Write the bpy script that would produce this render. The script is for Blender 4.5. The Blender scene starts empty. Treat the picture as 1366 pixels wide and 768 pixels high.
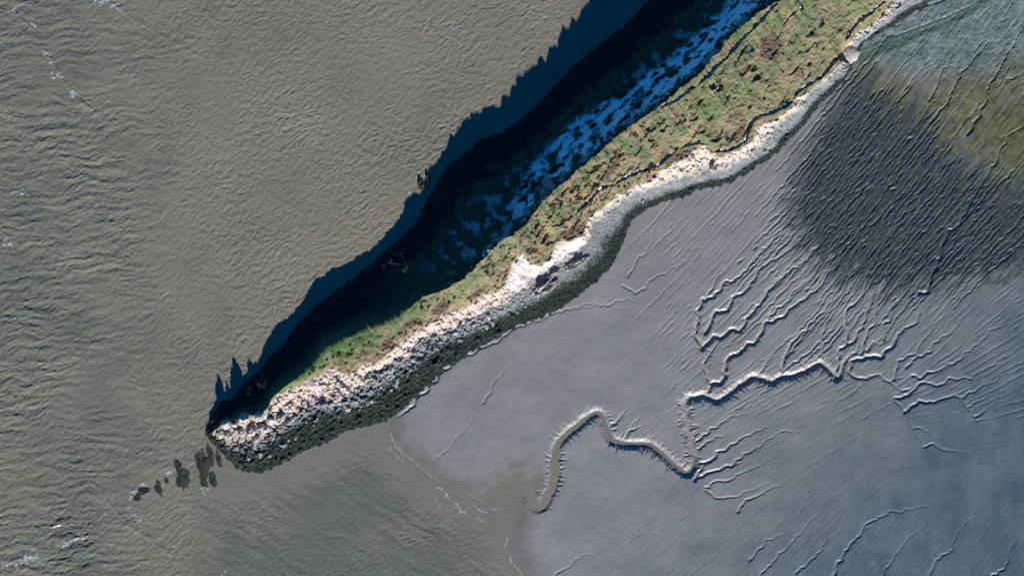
# Limestone headland between a muddy estuary and creek-cut mudflats, seen from high overhead.
import bpy, bmesh, math, random
import numpy as np

SC = bpy.context.scene
COL = SC.collection
rng = np.random.default_rng(7)
random.seed(7)
f32 = np.float32
ALT = 3800.0                      # camera height; one metre on the sea = one unit of the survey grid

def W(px, py, h=0.0):
    """survey grid reference (1366 x 768 sheet) of a point at height h -> metres east / north of the sheet centre"""
    k = (ALT - h) / ALT
    return ((px - 683.0) * k, (384.0 - py) * k)

# ------------------------------------------------------------------ noise
_perm = np.random.default_rng(11).permutation(512).astype(np.int32)
_ang = np.random.default_rng(12).uniform(0, 2 * np.pi, 512)
_gx, _gy = np.cos(_ang).astype(f32), np.sin(_ang).astype(f32)
def perlin(x, y, seed=0):
    x = np.asarray(x, f32); y = np.asarray(y, f32)
    xf = np.floor(x); yf = np.floor(y)
    xi = xf.astype(np.int32); yi = yf.astype(np.int32)
    u = x - xf; v = y - yf
    def g(ix, iy, dx, dy):
        k = _perm[(_perm[(ix + seed * 37) & 511] + iy + seed * 101) & 511]
        return _gx[k] * dx + _gy[k] * dy
    su = u * u * u * (u * (u * 6 - 15) + 10); sv = v * v * v * (v * (v * 6 - 15) + 10)
    a = g(xi, yi, u, v); b = g(xi + 1, yi, u - 1, v)
    c = g(xi, yi + 1, u, v - 1); d = g(xi + 1, yi + 1, u - 1, v - 1)
    a = a + su * (b - a); c = c + su * (d - c)
    return (a + sv * (c - a)) * 1.5
def fbm(x, y, scale, octs=3, seed=0, gain=.5):
    r = 0; amp = 1.0; s = 1.0 / scale
    for o in range(octs):
        r = r + amp * perlin(x * s, y * s, seed + o * 7)
        amp *= gain; s *= 2.03
    return r
def ridged(x, y, scale, octs=3, seed=0):
    r = 0; amp = 1.0; s = 1.0 / scale
    for o in range(octs):
        r = r + amp * (1 - 2 * np.abs(perlin(x * s, y * s, seed + o * 5)))
        amp *= .5; s *= 2.1
    return r
def aniso(x, y, deg, lam, stretch, seed):
    """noise whose crests run along `deg`"""
    c, s = math.cos(math.radians(deg)), math.sin(math.radians(deg))
    return perlin((x * c + y * s) / (lam * stretch), (-x * s + y * c) / lam, seed)
def worley(x, y, cell, seed=0):
    """cracked-block pattern: (distance to the crack, random value of the block)"""
    x = np.asarray(x, f32) / cell; y = np.asarray(y, f32) / cell
    xi = np.floor(x).astype(np.int32); yi = np.floor(y).astype(np.int32)
    f1 = np.full(x.shape, 9, f32); f2 = np.full(x.shape, 9, f32); rid = np.zeros(x.shape, f32)
    for a in (-1, 0, 1):
        for b in (-1, 0, 1):
            k = _perm[(_perm[(xi + a + seed * 37) & 511] + yi + b + seed * 11) & 511]
            d = np.hypot(xi + a + .5 + .45 * _gx[k] - x, yi + b + .5 + .45 * _gy[k] - y)
            near = d < f1
            f2 = np.where(near, f1, np.minimum(f2, d)); f1 = np.where(near, d, f1)
            rid = np.where(near, (k % 97) / 97.0, rid)
    return f2 - f1, rid
def sstep(a, b, x):
    t = np.clip((x - a) / (b - a), 0, 1)
    return t * t * (3 - 2 * t)
def line_dist(X, Y, pts):
    """distance to an open polyline and side (+ = left of travel)"""
    best = np.full(np.shape(X), 1e9, f32); side = np.zeros(np.shape(X), f32)
    for (x0, y0), (x1, y1) in zip(pts[:-1], pts[1:]):
        dx, dy = x1 - x0, y1 - y0
        L = dx * dx + dy * dy + 1e-9
        t = np.clip(((X - x0) * dx + (Y - y0) * dy) / L, 0, 1)
        d = np.hypot(X - x0 - t * dx, Y - y0 - t * dy)
        m = d < best
        best = np.where(m, d, best)
        side = np.where(m, np.sign(dx * (Y - y0) - dy * (X - x0)), side)
    return best, side
def in_poly(X, Y, pts):
    r = np.zeros(np.shape(X), bool)
    n = len(pts)
    for i in range(n):
        (x0, y0), (x1, y1) = pts[i], pts[(i + 1) % n]
        if y0 == y1: continue
        c = ((y0 > Y) != (y1 > Y)) & (X < (x1 - x0) * (Y - y0) / (y1 - y0) + x0)
        r ^= c
    return r
def resample(pts, step=2.4, jit=0., seed=0):
    out = []
    acc = 0
    for (x0, y0), (x1, y1) in zip(pts[:-1], pts[1:]):
        L = math.hypot(x1 - x0, y1 - y0); n = max(1, int(round(L / step)))
        for k in range(n):
            u = k / n
            out.append((x0 + (x1 - x0) * u, y0 + (y1 - y0) * u))
    out.append(pts[-1])
    if jit:
        P = np.array(out, f32)
        jx = fbm(P[:, 0], P[:, 1], 9, 2, 171 + seed) * jit; jy = fbm(P[:, 0], P[:, 1], 9, 2, 191 + seed) * jit
        jx[0] = jy[0] = 0
        out = [(float(x + a), float(y + b)) for (x, y), a, b in zip(out, jx, jy)]
    # rounded corners
    for _ in range(1):
        out = [out[0]] + [((a[0] + 2 * b[0] + c[0]) / 4, (a[1] + 2 * b[1] + c[1]) / 4) for a, b, c in zip(out[:-2], out[1:-1], out[2:])] + [out[-1]]
    return out
def soft_poly(X, Y, sheet, soft, h=0):
    pts = [W(p[0], p[1], h) for p in sheet]
    d, _ = line_dist(X, Y, pts + pts[:1])
    d = np.where(in_poly(X, Y, pts), d, -d)
    return sstep(-soft, soft, d)

# ------------------------------------------------------------------ objects
def tag(o, label, cat, group=None):
    o['label'] = label; o['category'] = cat
    if group: o['group'] = group
    return o
def raw_mesh(name, V, F, attrs=None, mat=None, kind=None):
    """V (n,3) floats, F (m,4) ints"""
    me = bpy.data.meshes.new(name)
    n, m = len(V), len(F)
    k = F.shape[1]
    me.vertices.add(n); me.vertices.foreach_set('co', np.ascontiguousarray(V, dtype=f32).ravel())
    me.loops.add(m * k); me.loops.foreach_set('vertex_index', np.ascontiguousarray(F, dtype=np.int32).ravel())
    me.polygons.add(m)
    me.polygons.foreach_set('loop_start', np.arange(0, m * k, k, dtype=np.int32))
    me.update(calc_edges=True)
    for an, av in (attrs or {}).items():
        at = me.attributes.new(an, 'FLOAT', 'POINT')
        at.data.foreach_set('value', np.ascontiguousarray(av, dtype=f32).ravel())
    if mat: me.materials.append(mat)
    o = bpy.data.objects.new(name, me)
    COL.objects.link(o)
    if kind: o['kind'] = kind
    return o
def grid_mesh(name, X, Y, Z, keep, attrs, mat, kind='structure'):
    ny, nx = X.shape
    idx = np.arange(nx * ny, dtype=np.int32).reshape(ny, nx)
    kf = keep[:-1, :-1] | keep[1:, :-1] | keep[:-1, 1:] | keep[1:, 1:]
    F = np.stack([idx[:-1, :-1][kf], idx[:-1, 1:][kf], idx[1:, 1:][kf], idx[1:, :-1][kf]], 1)
    used = np.zeros(nx * ny, bool); used[F.ravel()] = True
    remap = np.cumsum(used).astype(np.int32) - 1
    V = np.stack([X.ravel()[used], Y.ravel()[used], Z.ravel()[used]], 1)
    return raw_mesh(name, V, remap[F], {k: v.ravel()[used] for k, v in attrs.items()}, mat, kind)
def axis(lo, hi, step, lo_end, hi_end, grow=1.16):
    core = np.arange(lo, hi + step, step)
    a = []; x = core[-1]; d = step
    while x < hi_end: d *= grow; x += d; a.append(x)
    b = []; x = core[0]; d = step
    while x > lo_end: d *= grow; x -= d; b.append(x)
    return np.array(b[::-1] + list(core) + a, f32)

# ------------------------------------------------------------------ materials
def new_mat(name, rough=.9, spec=.2):
    m = bpy.data.materials.new(name); m.use_nodes = True
    nt = m.node_tree
    b = nt.nodes['Principled BSDF']
    b.inputs['Roughness'].default_value = rough
    b.inputs['Specular IOR Level'].default_value = spec
    return m, nt, b
class Graph:
    def __init__(s, nt):
        s.nt = nt
        s.co = nt.nodes.new('ShaderNodeTexCoord').outputs['Object']
    def attr(s, name):
        n = s.nt.nodes.new('ShaderNodeAttribute'); n.attribute_name = name
        return n.outputs['Fac']
    def noise(s, scale, detail=3, rough=.55, lo=.35, hi=.65, stretch=None, rot=0):
        n = s.nt.nodes.new('ShaderNodeTexNoise')
        n.inputs['Scale'].default_value = scale; n.inputs['Detail'].default_value = detail
        n.inputs['Roughness'].default_value = rough
        src = s.co
        if stretch:
            mp = s.nt.nodes.new('ShaderNodeMapping'); s.nt.links.new(src, mp.inputs[0])
            mp.inputs['Scale'].default_value = stretch; mp.inputs['Rotation'].default_value = (0, 0, rot)
            src = mp.outputs[0]
        s.nt.links.new(src, n.inputs['Vector'])
        r = s.nt.nodes.new('ShaderNodeMapRange')
        r.inputs['From Min'].default_value = lo; r.inputs['From Max'].default_value = hi
        s.nt.links.new(n.outputs['Fac'], r.inputs['Value'])
        return r.outputs['Result']
    def math(s, op, a, b):
        n = s.nt.nodes.new('ShaderNodeMath'); n.operation = op; n.use_clamp = True
        for i, v in enumerate((a, b)):
            if isinstance(v, (int, float)): n.inputs[i].default_value = v
            else: s.nt.links.new(v, n.inputs[i])
        return n.outputs[0]
    def mix(s, f, a, b):
        n = s.nt.nodes.new('ShaderNodeMix'); n.data_type = 'RGBA'
        for sock, v in ((n.inputs[0], f), (n.inputs[6], a), (n.inputs[7], b)):
            if isinstance(v, (int, float)): sock.default_value = v
            elif isinstance(v, tuple): sock.default_value = (*v, 1)
            else: s.nt.links.new(v, sock)
        return n.outputs[2]
    def bump(s, bsdf, h, strength, dist):
        n = s.nt.nodes.new('ShaderNodeBump')
        n.inputs['Strength'].default_value = strength; n.inputs['Distance'].default_value = dist
        s.nt.links.new(h, n.inputs['Height']); s.nt.links.new(n.outputs[0], bsdf.inputs['Normal'])

def noise_mat(name, c0, c1, scale, rough=.9, bump=0., spec=.2):
    m, nt, b = new_mat(name, rough, spec); g = Graph(nt)
    f = g.noise(scale, 4)
    nt.links.new(g.mix(f, c0, c1), b.inputs['Base Color'])
    if bump: g.bump(b, g.noise(scale * 2.3, 4, lo=0, hi=1), .8, bump)
    return m

M_white = noise_mat('limestone', (.26, .24, .22), (.50, .45, .40), .45, .9, .5)
M_grey = noise_mat('grey_limestone', (.10, .105, .10), (.36, .36, .36), .8, .9, .4)
M_weedrock = noise_mat('weedy_rock', (.007, .010, .008), (.048, .056, .045), .9, .8, .5, .3)
M_gorse = noise_mat('gorse_leaves', (.020, .028, .014), (.060, .070, .026), .7, .95)
M_bramble = noise_mat('bracken_leaves', (.045, .030, .018), (.115, .072, .036), .6, .95)
M_thorn = noise_mat('pale_leaves', (.11, .13, .055), (.24, .25, .12), .8, .95)
M_hedge = noise_mat('hedge_leaves', (.022, .026, .016), (.085, .080, .04), .5, .95)
M_foam = noise_mat('sea_foam', (.20, .205, .205), (.40, .42, .43), .6, .8)
M_sand = noise_mat('shingle', (.30, .26, .24), (.46, .41, .39), .5, .95, .2)

# ------------------------------------------------------------------ survey lines of the headland
A = np.array([.839, .544]); A /= np.linalg.norm(A)
B = np.array([A[1], -A[0]])
P0 = np.array(W(280, 590))
def ST(x, y): return (x - P0[0]) * A[0] + (y - P0[1]) * A[1], (x - P0[0]) * B[0] + (y - P0[1]) * B[1]
def XY(s, t): return P0[0] + s * A[0] + t * B[0], P0[1] + s * A[1] + t * B[1]
def curve(sheet, hx=None, hv=None):
    S, T = [], []
    for px, py in sheet:
        h = np.interp(px, hx, hv) if hx else 0
        s, t = ST(*W(px, py, h)); S.append(s); T.append(t)
    o = np.argsort(S)
    S = np.array(S)[o]; T = np.array(T)[o]
    return lambda s: np.interp(s, S, T).astype(f32)

RX = [286, 320, 420, 500, 570, 630, 690, 740, 780, 830, 1042]; RH = [14, 20, 35, 37, 44, 62, 62, 60, 67, 74, 78]
TX = [286, 365, 450, 600, 700, 800, 950, 1060, 1120, 1200]; TH = [14, 25, 24, 27, 30, 34, 36, 32, 20, 13]
north_coast = curve([(276, 577), (283, 551), (295, 536), (312, 526), (330, 508), (347, 493), (363, 473), (377, 460), (400, 427), (423, 406), (447, 388), (470, 370), (494, 354), (520, 330), (545, 308), (562, 287), (572, 262), (585, 240), (601, 217), (622, 203), (643, 187), (684, 168), (700, 155), (721, 134), (747, 105), (770, 84), (794, 64), (812, 49), (831, 37), (845, 20), (870, -5), (960, -80)])
ridge = curve([(284, 575), (300, 565), (321, 558), (330, 553), (344, 554), (358, 545), (363, 530), (382, 514), (396, 504), (410, 493), (424, 478), (436, 461), (459, 450), (477, 443), (494, 436), (517, 429), (541, 415), (564, 396), (583, 391), (607, 379), (626, 365), (642, 348), (654, 334), (670, 320), (690, 309), (704, 298), (718, 276), (739, 254), (770, 228), (794, 209), (816, 187), (850, 162), (884, 140), (908, 117), (934, 98), (953, 75), (971, 54), (995, 30), (1016, 14), (1042, 0), (1130, -75)], RX, RH)
cliff_top = curve([(284, 576), (320, 560), (345, 556), (362, 534), (382, 521), (405, 512), (424, 502), (445, 490), (466, 501), (480, 490), (505, 483), (527, 464), (550, 445), (573, 431), (599, 417), (619, 411), (642, 397), (665, 388), (677, 372), (682, 355), (696, 341), (705, 350), (719, 355), (733, 346), (740, 327), (759, 321), (777, 317), (782, 303), (787, 289), (801, 277), (822, 263), (841, 253), (864, 243), (881, 229), (907, 215), (930, 198), (940, 194), (951, 207), (965, 210), (987, 201), (1001, 187), (1010, 173), (1029, 163), (1047, 152), (1058, 139), (1079, 122), (1104, 103), (1122, 87), (1126, 66), (1141, 47), (1160, 34), (1176, 23), (1185, 7), (1215, -12), (1300, -75)], TX, TH)
cliff_foot = curve([(282, 579), (290, 583), (307, 597), (337, 595), (358, 582), (382, 563), (401, 543), (424, 537), (460, 535), (480, 517), (498, 502), (517, 490), (531, 478), (559, 458), (578, 447), (599, 435), (619, 430), (649, 414), (682, 396), (705, 384), (712, 376), (729, 364), (747, 353), (761, 340), (780, 327), (789, 317), (792, 298), (812, 284), (841, 263), (864, 256), (883, 246), (907, 241), (930, 231), (947, 226), (972, 226), (991, 212), (1019, 194), (1033, 177), (1059, 156), (1085, 122), (1110, 104), (1127, 91), (1136, 66), (1150, 50), (1168, 38), (1184, 26), (1196, 12), (1225, -5), (1310, -65)], TX, [3] * 10)
weed_edge = curve([(279, 586), (290, 600), (304, 611), (316, 626), (349, 630), (377, 617), (401, 604), (434, 589), (468, 573), (499, 566), (521, 557), (540, 542), (568, 517), (597, 486), (628, 470), (653, 455), (679, 439), (711, 426), (748, 410), (774, 392), (791, 378), (812, 359), (829, 327), (841, 296), (859, 281), (883, 270), (907, 264), (930, 252), (972, 245), (996, 231), (1024, 212), (1060, 180), (1085, 150), (1105, 128), (1129, 102), (1141, 78), (1150, 60), (1172, 44), (1192, 33), (1208, 22), (1235, 5), (1320, -55)])
frost_top = curve([(640, 330), (671, 274), (685, 252), (702, 222), (730, 190), (754, 164), (796, 136), (831, 124), (859, 94), (883, 82), (903, 63), (927, 44), (950, 23), (969, 0), (1040, -60)], RX, [40] * 11)
s_of = lambda px, py, h=0: ST(*W(px, py, h))[0]
_rs = np.array([0, 10, 25, 60, 95, 130, 200, 260, 330, 410, 450, 520, 600, 650, 700, 760, 950, 1300, 2200, 2600], f32)
_rh = np.array([1, 7, 13, 18, 23, 30, 35, 36, 42, 62, 65, 61, 60, 66, 70, 76, 80, 82, 82, 20], f32)
_ts = np.array([0, 10, 60, 105, 200, 330, 430, 560, 700, 820, 900, 980, 1060, 1300, 2600], f32)
_th = np.array([1, 6, 11, 22, 24, 26, 30, 33, 36, 37, 32, 22, 14, 16, 10], f32)

HEDGES = [  # sheet points, height of the ground, label
    ([(885, 143), (901, 137), (913, 128), (926, 118)], 74, 'dark hedge on the north rim, western stretch nearest the largest pale thorn bush'),
    ([(934, 112), (947, 102), (957, 90), (967, 81)], 76, 'dark hedge on the north rim, middle stretch above the narrow green strip'),
    ([(972, 76), (984, 63), (992, 53), (1001, 44)], 77, 'dark hedge on the north rim, stretch just west of the square brown heather patch'),
    ([(1006, 39), (1016, 30), (1025, 19), (1035, 8)], 78, 'dark hedge on the north rim, stretch running to the top picture edge'),
    ([(770, 285), (779, 276), (790, 266), (800, 255), (812, 249)], 42, 'short dark hedge among the brown thickets, west of the long frosty hedge'),
    ([(822, 246), (836, 238), (851, 231), (866, 227), (880, 222), (884, 217), (897, 207)], 40, 'long dark hedge with bright blue frost behind it, above the curved shingle beach'),
    ([(912, 197), (920, 195), (934, 192), (941, 194)], 40, 'short dark hedge along the top of the brown bracken hollow by the cliff'),
    ([(957, 203), (970, 203), (985, 197), (994, 190), (999, 178), (1005, 164), (1014, 157), (1031, 152), (1048, 144), (1056, 138)], 40, 'winding dark hedge that bends round the grassy cliff top above the broken white cliff'),
    ([(1060, 131), (1070, 120), (1082, 113), (1095, 105)], 34, 'straight dark hedge above the low pale cliff, west of the round shingle patch'),
    ([(1097, 103), (1105, 95), (1112, 86), (1118, 79)], 30, 'dark hedge with vivid blue frost ending beside the round shingle patch'),
    ([(1129, 54), (1135, 46), (1140, 38), (1146, 30), (1158, 22), (1168, 14), (1180, 4)], 34, 'dark hedge curving up from the round shingle patch to the top edge of the picture'),
]
HOLLOWS = [(905, 157, 10), (884, 172, 4.5), (869, 184, 5.5), (868, 168, 8), (880, 160, 7), (925, 155, 7), (1003, 89, 7), (1010, 102, 6), (990, 95, 6),
           (1002, 20, 5), (935, 170, 8), (955, 180, 9), (975, 178, 9), (950, 115, 6), (958, 118, 5)]
HEATH = [  # brown patches (sheet)
    [(1013, 53), (1022, 50), (1041, 54), (1040, 70), (1034, 84), (1023, 82), (1013, 74)],
    [(574, 418), (580, 407), (592, 402), (602, 403), (597, 413), (584, 421)], [(529, 443), (540, 429), (562, 422), (558, 430), (545, 438), (532, 446)],
    [(507, 467), (512, 452), (526, 446), (523, 460), (513, 468)], [(749, 317), (760, 305), (778, 298), (788, 297), (781, 309), (768, 317), (757, 320)],
    [(884, 215), (893, 207), (906, 201), (925, 196), (936, 195), (928, 205), (910, 214), (893, 219)], [(626, 396), (636, 386), (648, 380), (650, 384), (640, 393), (629, 400)],
    [(797, 240), (812, 222), (824, 209), (826, 216), (818, 230), (806, 243)], [(970, 185), (985, 172), (996, 160), (994, 172), (984, 184), (972, 192)]]
WHITE_SCAR = [(672, 385), (680, 368), (684, 354), (697, 340), (706, 350), (716, 357), (730, 352), (742, 336), (758, 325), (779, 317), (783, 325), (762, 338), (742, 350), (722, 362), (708, 376), (690, 389)]

SHORE = [W(*p) for p in [(300, 640), (400, 606), (500, 566), (516, 562), (519, 575), (527, 593), (554, 617), (584, 642), (620, 662), (645, 664), (664, 655), (676, 645), (690, 640), (697, 648), (694, 664), (688, 684), (684, 705), (684, 722), (689, 742), (702, 768), (730, 820), (800, 920), (1000, 1200), (1600, 2200), (2500, 4200)]]
MUD_POLY = SHORE + [(9000, -4200), (9000, 6000), (-383, 6000)]
def shore_dist(X, Y):
    """signed distance to the tide line, + on the mud side"""
    d, _ = line_dist(X, Y, SHORE)
    return np.where(in_poly(X, Y, MUD_POLY), d, -d)
def mud_base(d):
    return np.where(d > 0, 3.0 * (1 - np.exp(-np.maximum(d, 0) / 70)) + .0015 * d, np.maximum(d * .06, -5)).astype(f32)

# ------------------------------------------------------------------ headland relief
def headland_height(X, Y, detail=True):
    """returns height and a dict of material masks"""
    s, t = ST(X, Y)
    s = s.astype(f32); t = t.astype(f32)
    n1 = fbm(X, Y, 26, 3, 3); n2 = fbm(X, Y, 9, 3, 21); n3 = fbm(X, Y, 4, 2, 33)
    sw = s + n2 * 1.2
    N = north_coast(sw) + n2 * 3 + n1 * 2
    R = ridge(sw) + n2 * .9 + n1 * .8 + (n2 * 1.0 + n3 * .9) * sstep(300, 420, s)
    T = cliff_top(sw) + n2 * 2.6 + n3 * 1.2
    F = cliff_foot(sw) + n2 * 2.0
    T = T + n1 * 3.0 * sstep(130, 200, s); F = F + (fbm(X, Y, 34, 2, 35) * 5.0 + fbm(X, Y, 15, 2, 36) * 5.0 * (1 - sstep(420, 480, s))) * sstep(60, 160, s)
    Wd = weed_edge(sw) + n1 * 1.5 + n2 * 2.2 + n3 * 1.6
    R = np.maximum(R, N + 3); T = np.maximum(T, R + .6); F = np.maximum(F, T + 4); Wd = np.maximum(Wd, F + 3)
    hR = np.interp(s, _rs, _rh).astype(f32) + fbm(s, t * .1, 20, 4, 5, .62) * np.interp(s, [60, 200, 300, 380], [0, 1.6, 2.0, 3.4]); hT = np.interp(s, _ts, _th).astype(f32)
    hT = np.minimum(hT, hR - .3)
    hF = np.interp(s, [0, 30, 200, 2600], [3, 5, 6.5, 6]).astype(f32)
    mb = np.maximum(mud_base(shore_dist(X, Y)), 0)
    hF = hF + mb * .8
    xn = np.clip((t - N) / (R - N), 0, 1)
    xn = np.clip(xn + n2 * .035 * (1 - xn), 0, 1)
    pn = np.interp(xn, [0, .05, .16, .34, .42, .62, .80, 1.0], [0, .09, .24, .36, .46, .55, .70, 1.0]).astype(f32)
    xt = np.clip((t - R) / (T - R), 0, 1)
    xf = np.clip((t - T) / (F - T), 0, 1)
    xw = np.clip((t - F) / (Wd - F), 0, 1)
    h = np.where(t < R, hR * pn, np.where(t < T, hR + (hT - hR) * (xt * .75 + .25 * xt * xt), np.where(t < F, hT + (hF - hT) * np.interp(xf, [0, .2, .45, .6, 1], [0, .16, .55, .70, 1]).astype(f32), (hF - mb) * (1 - xw) ** 1.25 + .35 + mb)))
    out_n = N - t; out_s = t - Wd
    h = np.where(out_n > 0, np.maximum(-out_n * .5, -8), h)
    h = np.where(out_s > 0, np.maximum(.35 + mb - out_s * .45, -8), h)
    h = np.where(s < 2, np.minimum(h, (s - 2) * .7), h)
    # zones
    land = (out_n <= 0) & (out_s <= 0)
    z_top = ((t >= R) & (t < T)).astype(f32)
    z_cliff = ((t >= T) & (t < F)).astype(f32)
    z_rub = ((t >= F) & (out_s < 0)).astype(f32)
    z_north = ((t < R) & (out_n < 0)).astype(f32)
    edge_n = sstep(0, .10, xn) * (1 - sstep(.32, .44, xn))
    # --- rock relief
    along = fbm(s * 1.0, t * .35, 7.5, 3, 41)                       # gullies run down the face
    buttress = ridged(s * 1.0, t * .25, 12, 2, 47)
    cl = z_cliff * np.maximum(np.sin(xf * np.pi), 0) ** .6
    calm = 1 - .75 * soft_poly(X + n3 * 2, Y + n2 * 2, WHITE_SCAR, 3, 24)
    h = h + cl * calm * sstep(60, 130, s + 10 * n2 * 0) * (along * 3.8 + buttress * 2.2 + n3 * 1.5)
    tipz = 1 - sstep(85, 125, s)
    wx_, wy_ = X + n3 * .9 + n2 * 1.2, Y + n3 * .7 - n2 * .9
    ck, rid = worley(wx_, wy_ * 1.1, 13, 3)
    z_rock = np.maximum(z_cliff, z_rub * (1 - sstep(.25, .5, xw)))
    h = h + z_rock * tipz * ((rid - .45) * 2.6 - 5.0 * (1 - sstep(.01, .13, ck))) * sstep(4, 14, s)
    ck2, rid2 = worley(X * A[0] + Y * A[1] + n3, (X * B[0] + Y * B[1]) * .55 + n2, 5.5, 9)
    h = h + z_cliff * (1 - tipz) * calm * ((rid2 - .5) * 2.4 - 1.6 * (1 - sstep(.02, .2, ck2))) * np.minimum(cl * 1.5, 1)
    blocks = ridged(X, Y, 5.2, 3, 61)
    rub_amp = z_rub * np.interp(xw, [0, .25, .6, 1], [1.5, 1.15, .8, .35]).astype(f32) * sstep(0, 6, -out_s)
    west = 1 - sstep(330, 480, s)
    ck3, rid3 = worley(X + n3 * .6, Y + n2 * .5, 4.2, 15)
    rub_amp = rub_amp * (1 - .55 * sstep(430, 520, s))
    rocky = 1 - sstep(.25, .75, xw + n2 * .1)
    h = h + rub_amp * (blocks * .35 + n3 * .3) + rub_amp * rocky * west * (1 - .6 * tipz) * ((rid3 - .4) * 2.2 + ck3 * 1.2 + (rid3 > .8) * 1.0)
    ck4, rid4 = worley(X, Y, 2.6, 19)
    h = h + rub_amp * (rid4 - .5) * .8
    strata = aniso(X, Y, 33, 3.2, 7, 71)
    h = h + z_rub * west * strata * .8 * sstep(0, 6, -out_s) * sstep(.05, .3, xw)
    h = h + z_north * edge_n * (ridged(s, t * .5, 16, 3, 81) * 1.3 + n3 * .6)
    h = h + z_north * fbm(X, Y, 13, 3, 83) * 1.3 * (1 - xn) * sstep(0, .1, xn)
    # --- turf relief
    hum = fbm(X, Y, 11, 4, 91, .58)
    taper = np.minimum(sstep(0, .12, xt), 1)
    h = h + z_top * taper * (hum * .95 + aniso(X, Y, 55, 6, 1.7, 97) * .6 + n3 * .25) * np.interp(s, [0, 640, 760, 1300], [1, 1, .75, .75])
    scarp = sstep(.10, .34, aniso(X + n2 * 3, Y + n2 * 3, 56, 9, 2.0, 101) + .35 * n2 + .15 * n3 - np.interp(s, [0, 690, 740], [0, 0, .22]))
    dens = np.interp(s, [0, 420, 480, 640, 720, 1300], [.2, .5, 1, .95, .75, .6]).astype(f32)
    h = h + z_top * taper * -scarp * 2.6 * dens
    brown = z_top * taper * sstep(.25, .75, scarp) * dens
    for px, py, r in HOLLOWS:
        cx, cy = W(px, py, 60)
        d = np.hypot((X - cx), (Y - cy)) + n3 * 1.0
        h = h - z_top * 2.4 * (1 - sstep(r * .55, r * 1.1, d)) + z_top * .5 * np.exp(-((d - r * 1.15) / 1.6) ** 2)
        brown = np.maximum(brown, z_top * .7 * (1 - sstep(r * .7, r * 1.1, d)))
    heath = np.zeros_like(h)
    for i, poly in enumerate(HEATH):
        heath = np.maximum(heath, soft_poly(X + n3 * 1.4, Y + n2 * 1.6, poly, 1.2, 50))
    heath *= z_top
    h = h + heath * (-.4 + .9 * n3)
    scar = soft_poly(X + n3 * 1.8, Y + n2 * 2.2, WHITE_SCAR, 2.0, 24)
    gd = np.hypot(X - W(1134, 73)[0], Y - W(1134, 73)[1])
    h = np.where(gd < 20, np.minimum(h, 5 + np.maximum(gd - 11, 0) * 2.2), h)
    # --- masks
    fw = np.interp(s, [0, 400, 520, 1300], [3.5, 4, 8, 7]).astype(f32)
    fz = sstep(-1, 1, (F - t + n3 * 3 + n2 * 4) / fw - .25 * (s > 420))
    white = np.maximum(z_cliff, z_rub) * fz
    white = np.maximum(white, scar * (t < Wd))
    rubble = np.maximum(z_cliff, z_rub) * (1 - fz) * (1 - scar)
    wi = np.interp(s, [0, 60, 180, 330, 430, 520, 620, 760, 1100], [.10, .17, .30, .36, .44, .48, .54, .56, .52]).astype(f32)
    weed = z_rub * sstep(-.16, .16, xw - wi + n2 * .12 + n3 * .10)
    weed = np.maximum(weed, (s < 9 + n2 * 3) * 1.0 * sstep(-26, -14, t))
    weed = np.where(h < 1.1 + mb, np.maximum(weed, z_rub * .9 * (west > .4)), weed)
    weed = np.where(out_s >= 0, 1, weed)
    # frost lies where the sun has not reached: the north slope below the rim and strips behind the hedges
    ft = frost_top(sw) + n2 * 5
    band = sstep(0, 10, t - ft) * (1 - sstep(-6, 2, t - R + 7 + n3 * 4)) * sstep(400, 560, s)
    patchy = sstep(-.55, .35, fbm(X, Y, 30, 3, 111) + .55 * n2 + np.interp(s, [0, 500, 600, 720, 800, 1300], [-.5, -.35, .1, .5, .75, .85]).astype(f32))
    holes = sstep(.20, .32, aniso(X, Y, 42, 7, 2.4, 117) + .25 * n3)
    frost = band * patchy * (1 - .95 * holes) * z_north
    frost = np.maximum(frost, .30 * z_north * sstep(.42, .55, xn) * sstep(.1, .5, fbm(X, Y, 18, 3, 121)) * sstep(330, 450, s))
    for bx, by in ((1069, 12), (1098, 31), (1003, 67)):
        qx, qy = W(bx, by + 2, 60)
        frost = np.maximum(frost, 1 - sstep(1.4, 2.1, np.hypot((X - qx + .6) * .7, Y - qy - 2.9)))
    for pts, hh, _l in HEDGES:
        P = [W(px, py, hh) for px, py in pts]
        PT = resample(P, 1.6)
        PT = PT[3:-3]
        xs = [p[0] for p in P]; ys = [p[1] for p in P]
        m = (X > min(xs) - 14) & (X < max(xs) + 14) & (Y > min(ys) - 14) & (Y < max(ys) + 14)
        if not m.any(): continue
        d, sd = line_dist(X[m], Y[m], P)
        sg = d * sd                                                # + is the shaded north-west side
        f = np.zeros_like(h); 
        dq, _ = line_dist(X[m] + .206 * 2.3, Y[m] - .979 * 2.3, PT)
        f[m] = sstep(.7, 1.3, d) * (1 - sstep(.5, 1.0, dq + n3[m] * .4)) * (sg > 0) * sstep(-.9, -.1, n2[m] + .3)
        frost = np.maximum(frost, f)
        st = np.zeros_like(h); st[m] = np.where(sg < .3, .7 * np.exp(-(d / 5.0) ** 2), -1.3 * np.exp(-((d - 2.0) / 2.4) ** 2))
        h = h + st * z_top
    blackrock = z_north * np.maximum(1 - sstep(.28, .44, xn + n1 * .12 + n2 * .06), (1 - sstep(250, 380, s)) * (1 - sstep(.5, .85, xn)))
    bare = z_top * np.clip(sstep(.45, 1.02, xt + n2 * .28) * np.interp(s, [0, 330, 520, 700, 1200], [.85, .9, .5, .35, .35]) + .55 * sstep(.25, .6, fbm(X, Y, 16, 3, 131)) * sstep(100, 300, s), 0, 1)
    bare = np.maximum(bare, z_top * .85 * sstep(.0, .5, fbm(X, Y, 22, 4, 133, .6)) * np.interp(s, [380, 450, 640, 720, 760, 1200], [0, 1, 1, .6, .45, .5]))
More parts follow.
